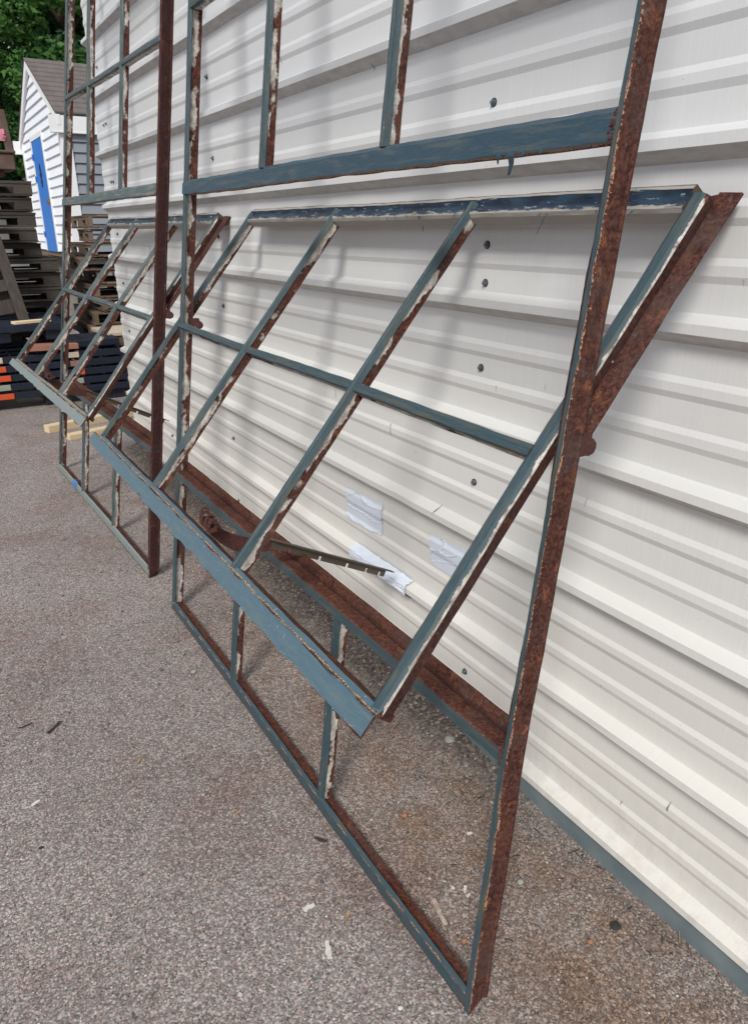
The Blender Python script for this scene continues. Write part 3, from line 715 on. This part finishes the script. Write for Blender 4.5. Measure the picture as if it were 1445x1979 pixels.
def pallet(kind, i, loc, rz, label, group, rot=None):
    T = empty('wooden_pallet', loc, label, 'pallet', group); T.rotation_euler = rot or (0, 0, rz)
    for nm, me in lib[(kind, i % 4)]:
        c = bpy.data.objects.new(nm, me); col.objects.link(c); c.parent = T
    return T
def ordn(i, n):
    words = ['lowest', 'second', 'third', 'fourth', 'fifth', 'sixth', 'seventh', 'eighth', 'ninth', 'tenth', 'eleventh', 'twelfth', 'thirteenth', 'fourteenth']
    return 'lowest' if i == 0 else ('topmost' if i == n-1 else words[i]+' from the bottom')
NA = 14
xr = [.12, .09, .13, .10, .12, .08, .12, .10, .11, -.02, -.04, -.035, -.05, -.03]
for i in range(NA):
    pallet('g', i, (xr[i]-.6, 8.55+random.uniform(-.03, .03), i*.1365), random.uniform(-.03, .03),
           'weathered grey wooden pallet, %s of the tall grey stack' % ordn(i, NA), 'grey wooden pallets in the tall stack')
NC = 12
for i in range(NC):
    pallet('t', i, (.95+[0, -.05, .02, -.12, -.05, .03, -.06, .04, -.1, .02, .08, .05][i], 8.75+random.uniform(-.04, .04), i*.1355), R(90)+random.uniform(-.12, .12),
           'brown wooden pallet, %s of the stack behind the building corner' % ordn(i, NC), 'brown wooden pallets behind the building corner')
pallet('g', 1, (-.88, 7.70, 1.10), 0, 'grey wooden pallet standing on edge and leaning against the tall grey stack', 'leaning pallet', rot=tuple((Matrix.Rotation(R(-8), 3, 'Y') @ Matrix.Rotation(R(76), 3, 'X') @ Matrix.Rotation(R(90), 3, 'Z')).to_euler()))

# ---------------------------------------------------------------- white shed with blue door
sx, sy, sz = 1.254, 13.06, 1.10; SW, SD = 3.94, 4.2; EH = 3.13; AP = 4.12
SH = empty('garden_shed', (sx, sy, sz), 'white vinyl sided shed with a bright blue door and grey shingle roof', 'shed')
mb = MB(); pitch_ = .148; z = sz+.02; n_ = 0
ym = sy+SW/2
while z < AP-.15:      # front gable courses, each leaning out slightly at its foot
    zt = min(z+pitch_, AP)
    def yr(zz):
        if zz <= EH: return sy+.09, sy+SW-.09
        f = (zz-EH)/(AP-EH); return sy+.09+(SW/2-.09)*f, sy+SW-.09-(SW/2-.09)*f
    (a0, a1), (b0, b1) = yr(z), yr(zt)
    segs = [(a0, a1, b0, b1)]
    dy0, dy1, dz1 = sy+1.62, sy+2.86, 2.98
    if z < dz1: segs = [(a0, dy0, b0, dy0), (dy1, a1, dy1, b1)]
    for (p, q, p2, q2) in segs:
        mb.face([(sx-.034, p, z), (sx-.034, q, z), (sx-.002, q2, zt), (sx-.002, p2, zt)][::-1])
        mb.face([(sx-.034, p, z), (sx-.034, q, z), (sx, q, z), (sx, p, z)])
    z = zt
mb.build('front_siding', M_side, SH)
mb = MB(); z = sz+.02
while z < EH-.1:
    zt = z+pitch_
    mb.face([(sx+.08, sy-.034, z), (sx+SD, sy-.034, z), (sx+SD, sy-.002, zt), (sx+.08, sy-.002, zt)]); mb.face([(sx+.08, sy-.034, z), (sx+SD, sy-.034, z), (sx+SD, sy, z), (sx+.08, sy, z)][::-1]); z = zt
mb.build('side_siding', M_gside, SH)
mb = MB(); mb.box((sx+SD/2+.02, sy+SW/2, (sz+EH)/2), (SD-.08, SW-.08, EH-sz))
for k in (0, 1):
    p = [(sx+.03+k*(SD-.1), sy+.06, EH), (sx+.03+k*(SD-.1), sy+SW-.06, EH), (sx+.03+k*(SD-.1), ym, AP-.05)]; mb.face(p if k else p[::-1])
mb.build('wall_core', M_side, SH)
mb = MB(); mb.box((sx-.016, sy+.045, (sz+EH)/2), (.06, .17, EH-sz)); mb.box((sx+.064, sy-.020, (sz+EH)/2), (.10, .04, EH-sz)); mb.build('corner_trim', M_trim, SH)
mb = MB(); mb.box((sx-.016, sy+SW-.03, (sz+EH)/2), (.06, .13, EH-sz)); mb.build('corner_trim', M_trim, SH)
mb = MB()
for yy in (dy0+.03, dy1-.03): mb.box((sx-.020, yy, (sz+dz1)/2+.01), (.044, .09, dz1-sz))
mb.box((sx-.020, (dy0+dy1)/2, dz1+.03), (.05, dy1-dy0+.02, .08)); mb.build('door_frame', M_trim, SH)
mb = MB(); mb.box((sx-.022, (dy0+dy1)/2, (sz+dz1)/2), (.03, dy1-dy0-.11, dz1-sz-.01)); D = mb.build('door', M_door, SH)
def subp(mb, name, mat, par):
    o = mb.build(name, mat, None); off = o.location.copy(); o.data.transform(Matrix.Translation(off-wloc(par))); o.location = (0, 0, 0); o.parent = par; return o
mb = MB(); yk = dy0+.14
for i in range(8): a = i*.785; mb.box((sx-.055, yk+.03*math.cos(a), 1.94+.03*math.sin(a)), (.05, .026, .026))
subp(mb, 'door_knob', M_brass, D)
mb = MB(); yc = (dy0+dy1)/2       # small black iron ornament on the door
for zz, wd in ((2.55, .035), (2.50, .10), (2.45, .06), (2.40, .16), (2.34, .07), (2.28, .12), (2.22, .04)): mb.box((sx-.042, yc, zz), (.014, wd, .055))
subp(mb, 'door_ornament', M_iron, D)
for zz in (2.72, 2.35, 1.4):
    mb = MB(); mb.box((sx-.05, dy1-.06, zz), (.012, .07, .10)); subp(mb, 'hinge', M_door, D)
mb = MB(); ov = .10; sl2 = (AP-EH)/(SW/2)
for sgn in (-1, 1):
    nC = 11
    for k in range(nC):      # shingle courses, stepped
        f0, f1 = k/nC, (k+1)/nC
        yA = ym+sgn*(SW/2+ov)*(1-f0); yB = ym+sgn*(SW/2+ov)*(1-f1); zA = AP-sl2*abs(yA-ym)+.05; zB = AP-sl2*abs(yB-ym)+.05
        p = [(sx-.08, yA, zA+.012), (sx+SD+.2, yA, zA+.012), (sx+SD+.2, yB, zB), (sx-.08, yB, zB)]
        mb.face(p if sgn < 0 else p[::-1]); p2 = [(sx-.08, yA, zA+.012), (sx+SD+.2, yA, zA+.012), (sx+SD+.2, yA, zA-.01), (sx-.08, yA, zA-.01)]
        mb.face(p2[::-1] if sgn < 0 else p2)
    yA = ym+sgn*(SW/2+ov); zA = AP-sl2*abs(yA-ym)+.03
    p = [(sx-.08, yA, zA), (sx+SD+.2, yA, zA), (sx+SD+.2, ym, AP+.03), (sx-.08, ym, AP+.03)]; mb.face(p[::-1] if sgn < 0 else p)
mb.build('roof', M_shin, SH)
mb = MB()
for sgn in (-1, 1):     # rake boards and eave fascia
    yA = ym+sgn*(SW/2+ov); zA = AP-sl2*abs(yA-ym)
    P4 = [(sx-.065, yA, zA+.02), (sx-.065, ym, AP+.02), (sx-.065, ym, AP-.12), (sx-.065, yA, zA-.12)]
    B4 = [(x+.05, y, z_) for x, y, z_ in P4]
    mb.raw(P4+B4, [(0,1,2,3), (7,6,5,4), (3,2,6,7), (0,4,5,1), (0,3,7,4)])
    mb.box((sx+SD/2+.0, yA-sgn*.02, zA-.10), (SD+.36, .03, .22))
    mb.box((sx+SD/2+.0, ym+sgn*(SW/2+ov/2), zA-.215), (SD+.34, ov, .02))
mb.build('fascia', M_trim, SH)
for (xx, yy) in ((sx+.3, sy+.3), (sx+.3, sy+SW-.3), (sx+SD-.3, sy+.3), (sx+SD-.3, sy+SW-.3), (sx+SD/2, sy+.3)):
    mb = MB(); 
    for k in range(5): mb.box((xx, yy, .11+k*.22), (.4, .4, .216))
    mb.build('block_pier', M_conc, SH)
mb = MB(); mb.box((sx+SD/2, sy+SW/2, sz-.03), (SD, SW, .09)); mb.build('floor_frame', M_tan, SH)

# ---------------------------------------------------------------- rusty loader bucket on its upright, left edge
LB = empty('loader_attachment', (-1.5, 9.6, 0), 'rusty steel loader beam with an upright post, standing left of the shed', 'machinery')
mb = MB(); mb.box((-.94, 9.6, 2.16), (1.95, .5, .16)); mb.box((-.94, 9.6, 2.255), (1.99, .54, .03)); mb.box((-.98, 9.62, 2.05), (1.8, .4, .06)); mb.build('beam', M_loader, LB, bevel=.01)
mb = MB(); mb.box((.0, 9.45, 2.46), (.07, .09, .40), rot=Matrix.Rotation(R(-4), 3, 'Y')); mb.build('post', M_loader, LB, bevel=.006)
mb = MB(); mb.box((-1.85, 9.6, 1.0), (.14, .2, 2.0)); mb.build('leg', M_loader, LB, bevel=.006)
mb = MB(); mb.box((-1.2, 9.6, 1.0), (.14, .2, 2.0)); mb.build('leg', M_loader, LB, bevel=.006)
mb = MB()
for i in range(5): mb.box((-.07+i*.004, 9.40, 2.37+i*.012), (.10, .01, .014), rot=Matrix.Rotation(.1*i, 3, 'Y'))
mb.box((-.06, 9.40, 2.45), (.09, .01, .05)); tag(mb.build('pink_ribbon', M_pink), 'small bright pink ribbon tied on the rusty post at the left edge', 'ribbon')

# ---------------------------------------------------------------- far low building with teal roof
FB = empty('low_building', (2, 34, 0), 'low white building with a teal metal roof far behind the pallets', 'building')
mb = MB(); mb.box((0, 37, 2.15), (12, 8, 4.3)); mb.build('wall', M_white, FB)
mb = MB(); mb.raw([(-6.4, 32.6, 4.25), (6.4, 32.6, 4.25), (6.4, 37, 5.4), (-6.4, 37, 5.4), (6.4, 41.4, 4.25), (-6.4, 41.4, 4.25)], [(0,1,2,3), (3,2,4,5)]); mb.build('roof', M_teal, FB)

# ---------------------------------------------------------------- trees
def tree(x, y, h, rad, seed, mat, label, n=9000):
    rr = random.Random(seed); T = empty('tree', (x, y, 0), label, 'tree', 'broadleaf trees behind the yard')
    mb = MB(); rings = []
    def limb(p, q, r0, r1):
        p, q = Vector(p), Vector(q); ax = (q-p).normalized(); a = ax.orthogonal().normalized(); b = ax.cross(a); k = 8
        A = [p+(a*math.cos(6.283*i/k)+b*math.sin(6.283*i/k))*r0 for i in range(k)]; Bq = [q+(a*math.cos(6.283*i/k)+b*math.sin(6.283*i/k))*r1 for i in range(k)]
        for i in range(k): mb.face([A[i], A[(i+1) % k], Bq[(i+1) % k], Bq[i]])
    top_ = Vector((x+rr.uniform(-.4, .4), y, h*.8)); limb((x, y, -.1), (x, y, h*.35), .28, .2); limb((x, y, h*.35), top_, .2, .06)
    cl = []
    for i in range(46):
        a = rr.uniform(0, 6.283); zz = rr.uniform(.12, 1); rd = rad*math.sin(math.pi*(.12+.80*zz))**.7*rr.uniform(.45, 1.0)
        c = Vector((x+math.cos(a)*rd, y+math.sin(a)*rd, h*(.10+.86*zz))); cl.append((c, rr.uniform(.5, 1.25)*rad*.30))
        if i % 2 == 0: limb((x, y, c.z*.75), c, .08, .02)
    mb.build('trunk', M_bark, T)
    mb = MB()
    for i in range(n):
        c, r_ = cl[rr.randrange(len(cl))]
        dv = Vector((rr.gauss(0, 1), rr.gauss(0, 1), rr.gauss(0, 1))).normalized()*r_*rr.uniform(.35, 1.0)**.6
        dv.z *= .75; p = c+dv; s_ = rr.uniform(.05, .115)
        a = Vector((rr.gauss(0, 1), rr.gauss(0, 1), rr.gauss(0, .6))).normalized(); b = a.cross(Vector((rr.gauss(0, 1), rr.gauss(0, 1), rr.gauss(0, 1)))).normalized()
        mb.face([p-a*s_, p-b*s_*.5, p+a*s_, p+b*s_*.5])
    mb.build('crown', mat, T)
tree(1.0, 27, 12.5, 4.2, 1, M_leaf2, 'dark leafy tree left of the shed roof, at the photo left edge', 60000)
tree(3.9, 25, 10.5, 3.6, 2, M_leaf, 'mid green leafy tree rising right behind the shed roof', 60000)
tree(7.6, 28, 13.0, 4.6, 3, M_leaf2, 'dark tree behind the corner of the ribbed building', 24000)
tree(-3.6, 29, 12.0, 4.4, 4, M_leaf, 'mid green tree farther left beyond the loader', 7000)
tree(3.0, 34, 15.0, 5.0, 5, M_leaf2, 'tallest dark tree behind the others', 50000)
tree(12.5, 30, 13.0, 4.6, 6, M_leaf, 'green tree farthest right beyond the building', 5000)
tree(.4, 38, 17.0, 5.5, 11, M_leaf2, 'tall dark tree in the far back row left of the shed ridge', 45000)
tree(6.4, 38, 17.0, 5.5, 12, M_leaf, 'tall mid green tree in the far back row right of the shed ridge', 36000)
tree(-9, 31, 12.0, 4.6, 8, M_leaf2, 'dark tree farthest left beyond the yard', 5000)

# ---------------------------------------------------------------- gravel, chips and litter on the asphalt
def rock(mb, c, r_, rr, flat=.6, mi=0):
    vs = []
    for z_, k in ((-.6, 5), (.55, 5)):
        for j in range(5):
            a = 1.2566*j+rr.uniform(-.3, .3); q = r_*rr.uniform(.7, 1.15); vs.append((c[0]+math.cos(a)*q, c[1]+math.sin(a)*q, c[2]+r_*flat*(z_+.6)*rr.uniform(.8, 1.2)))
    fs = [(j, (j+1) % 5, 5+(j+1) % 5, 5+j) for j in range(5)] + [(5, 6, 7, 8, 9)]
    mb.raw(vs, fs, 0, mi)
rr = random.Random(5); mb = MB()
gm = [simple('grit_a', (.30, .27, .255), (.22, .2, .19), 200, .9), simple('grit_b', (.14, .12, .115), None, 200, .9), simple('grit_c', (.55, .52, .49), None, 200, .9), simple('grit_d', (.26, .15, .11), None, 200, .9)]
for i in range(9000):
    if i < 5200: x = rr.uniform(-2.0, -.02); y = .35+rr.random()**1.6*5
    else: x = -.03-abs(rr.gauss(0, .13)); y = .3+rr.random()*4.9
    r_ = rr.uniform(.0012, .0032)*(1+.5*(y > 2)) * (1.6 if rr.random() < .04 else 1)
    rock(mb, (x, y, 0), r_, rr, .55, rr.choices((0, 1, 2, 3), (6, 5, 1.5, 1.3))[0])
gr = mb.build('gravel', gm); tag(gr, kind='stuff'); gr['label'] = 'loose grit and small stones scattered over the asphalt'
mb = MB()          # dry twigs and leaf litter along the foot of the wall
for i in range(650):
    x = -.025-abs(rr.gauss(0, .11)); y = .6+rr.random()*4; a = rr.uniform(0, 6.28); L = rr.uniform(.008, .038); w_ = rr.uniform(.0006, .0016)
    z0_ = .002; z1_ = rr.uniform(.002, .012); dx, dy = math.cos(a)*L, math.sin(a)*L; px, py = -math.sin(a)*w_, math.cos(a)*w_
    mb.face([(x-px, y-py, z0_), (x+px, y+py, z0_), (x+dx+px, y+dy+py, z1_), (x+dx-px, y+dy-py, z1_)], mi=rr.choice((0, 0, 1)))
lt = mb.build('dry_litter', [simple('dry_straw', (.26, .21, .15), None, 90, .9), M_dark]); tag(lt, kind='stuff'); lt['label'] = 'dry twigs and leaf litter along the foot of the wall'
def chip(name, x, y, L, wd, th, ang, mat, label, cat, group=None, curl=.15):
    L *= .85; wd *= .8
    mb = MB(); n = 8; ca, sa = math.cos(ang), math.sin(ang); r3 = random.Random(int(x*1e4))
    top_ = []; bot = []
    for i in range(n+1):
        u = (i/n-.5)*L
        for s_ in (-1, 1):
            v = s_*wd/2*(1+r3.uniform(-.45, .2))*(1-.5*abs(i/n-.5)**2*r3.random()*3); uu_ = u+r3.uniform(-.04, .04)*L*.5; zz = .0015+curl*L*(i/n-.5)**2*1.2+abs(s_)*.0
            p = (x+ca*uu_-sa*v, y+sa*uu_+ca*v, zz); top_.append((p[0], p[1], p[2]+th)); bot.append(p)
    m = len(top_)
    fs = [(2*i, 2*i+2, 2*i+3, 2*i+1) for i in range(n)]; fb = [(m+2*i, m+2*i+1, m+2*i+3, m+2*i+2) for i in range(n)]
    sd = [(2*i, m+2*i, m+2*i+2, 2*i+2) for i in range(n)]+[(2*i+1, 2*i+3, m+2*i+3, m+2*i+1) for i in range(n)]+[(0, 1, m+1, m), (2*n, m+2*n, m+2*n+1, 2*n+1)]
    mb.raw(top_+bot, fs+fb+sd); return tag(mb.build(name, mat), label, cat, group)
G1 = 'flakes of old putty on the asphalt'
chip('putty_flake', -.686, 1.126, .034, .017, .002, .0, M_chip, 'small pale putty flake left of the near frame bottom rail, upper of two', 'flake', G1)
chip('putty_flake', -.698, 1.007, .052, .018, .002, 1.25, M_chip, 'long cracked putty flake left of the near frame bottom rail, lower of two', 'flake', G1)
chip('putty_flake', -.435, .955, .085, .016, .003, 1.35, M_chip2, 'rust stained strip of putty just inside the near frame corner', 'flake', G1, .05)
chip('putty_flake', -.346, .973, .022, .010, .003, .9, M_chip, 'bright white crumb inside the near frame, biggest of a cluster', 'flake', G1)
chip('putty_flake', -.350, .955, .012, .008, .003, .3, M_chip, 'tiny white crumb just below the biggest crumb in the cluster', 'flake', G1)
chip('putty_flake', -.368, .990, .010, .008, .004, 1.9, M_chip, 'tiny white crumb left of the biggest crumb in the cluster', 'flake', G1)
chip('putty_flake', -.229, 1.101, .017, .010, .003, -.2, M_chip, 'white crumb alone between near frame and wall', 'flake', G1)
chip('putty_flake', -1.177, 1.818, .028, .016, .002, .5, M_chip, 'pointed white flake lying alone on open asphalt at far left', 'flake', G1, .02)
def stone(x, y, r_, mat, label, flat=.7, cat='stone', name='stone'):
    mb = MB(); r4 = random.Random(int(abs(x*y)*1e4)); vs = []; 
    for i in range(6):
        for j in range(9):
            a = math.pi*(i+.5)/6; b = 6.283*j/9; q = r_*r4.uniform(.88, 1.12)
            vs.append((x+math.sin(a)*math.cos(b)*q, y+math.sin(a)*math.sin(b)*q*.8, r_*flat*.85+math.cos(a)*q*flat))
    fs = [(i*9+j, (i+1)*9+j, (i+1)*9+(j+1) % 9, i*9+(j+1) % 9) for i in range(5) for j in range(9)]+[tuple(range(9)), tuple(range(53, 44, -1))]
    mb.raw(vs, fs); return tag(mb.build(name, mat), label, cat, 'stones and crumbs on the asphalt')
stone(-.055, 1.415, .020, M_stone, 'pale rounded stone beside the rusty sill near the wall')
stone(-.221, .917, .0085, M_stone, 'small grey pebble between near frame and base of the wall')
stone(-.118, .716, .014, M_dark, 'black lump of tar by the foot of the wall', .35, 'lump', 'tar_lump')
stone(-.431, .868, .007, M_terra, 'orange brick crumb just inside the near frame corner', .6, 'crumb', 'brick_crumb')
stone(-.195, .719, .007, M_terra, 'orange brick crumb on open asphalt near the wall base', .6, 'crumb', 'brick_crumb')
stone(-.338, 1.242, .008, M_terra, 'pinkish crumb on the asphalt beneath the near sash corner', .6, 'crumb', 'brick_crumb')
stone(-.634, .819, .006, M_chip, 'white pebble outside the near frame corner at the bottom', .6)
stone(-1.19, 1.643, .006, M_dark, 'dark pebble on open asphalt at left', .6)
stone(-.60, 2.2, .010, M_stone, 'grey pebble beside the bottom rail of the near frame', .6)
chip('dead_leaf', -.569, 1.288, .040, .012, .002, 2.2, M_dark, 'black curled scrap left of the near frame bottom rail', 'scrap', None, .3)
chip('dead_leaf', -.62, 1.06, .030, .010, .001, .7, M_leafd, 'tan dead leaf beside the near frame bottom rail', 'leaf', None, .3)

for (x, y, L, wd, an, mt, lb) in ((-1.079, 2.135, .075, .014, .75, M_dark, 'dark curled scrap on open asphalt, biggest at far left'), (-1.154, 2.194, .05, .007, .2, M_dark, 'thin dark twig just left of the biggest curled scrap'),
        (-.892, 1.836, .028, .010, .9, M_leafd, 'tan leaf scrap on open asphalt left of the near frame, farther one'), (-.716, 1.49, .022, .012, .2, M_leafd, 'tan leaf scrap close left of the near frame bottom rail')):
    chip('dead_leaf', x, y, L, wd, .0015, an, mt, lb, 'scrap', 'leaf scraps on the asphalt', .25)
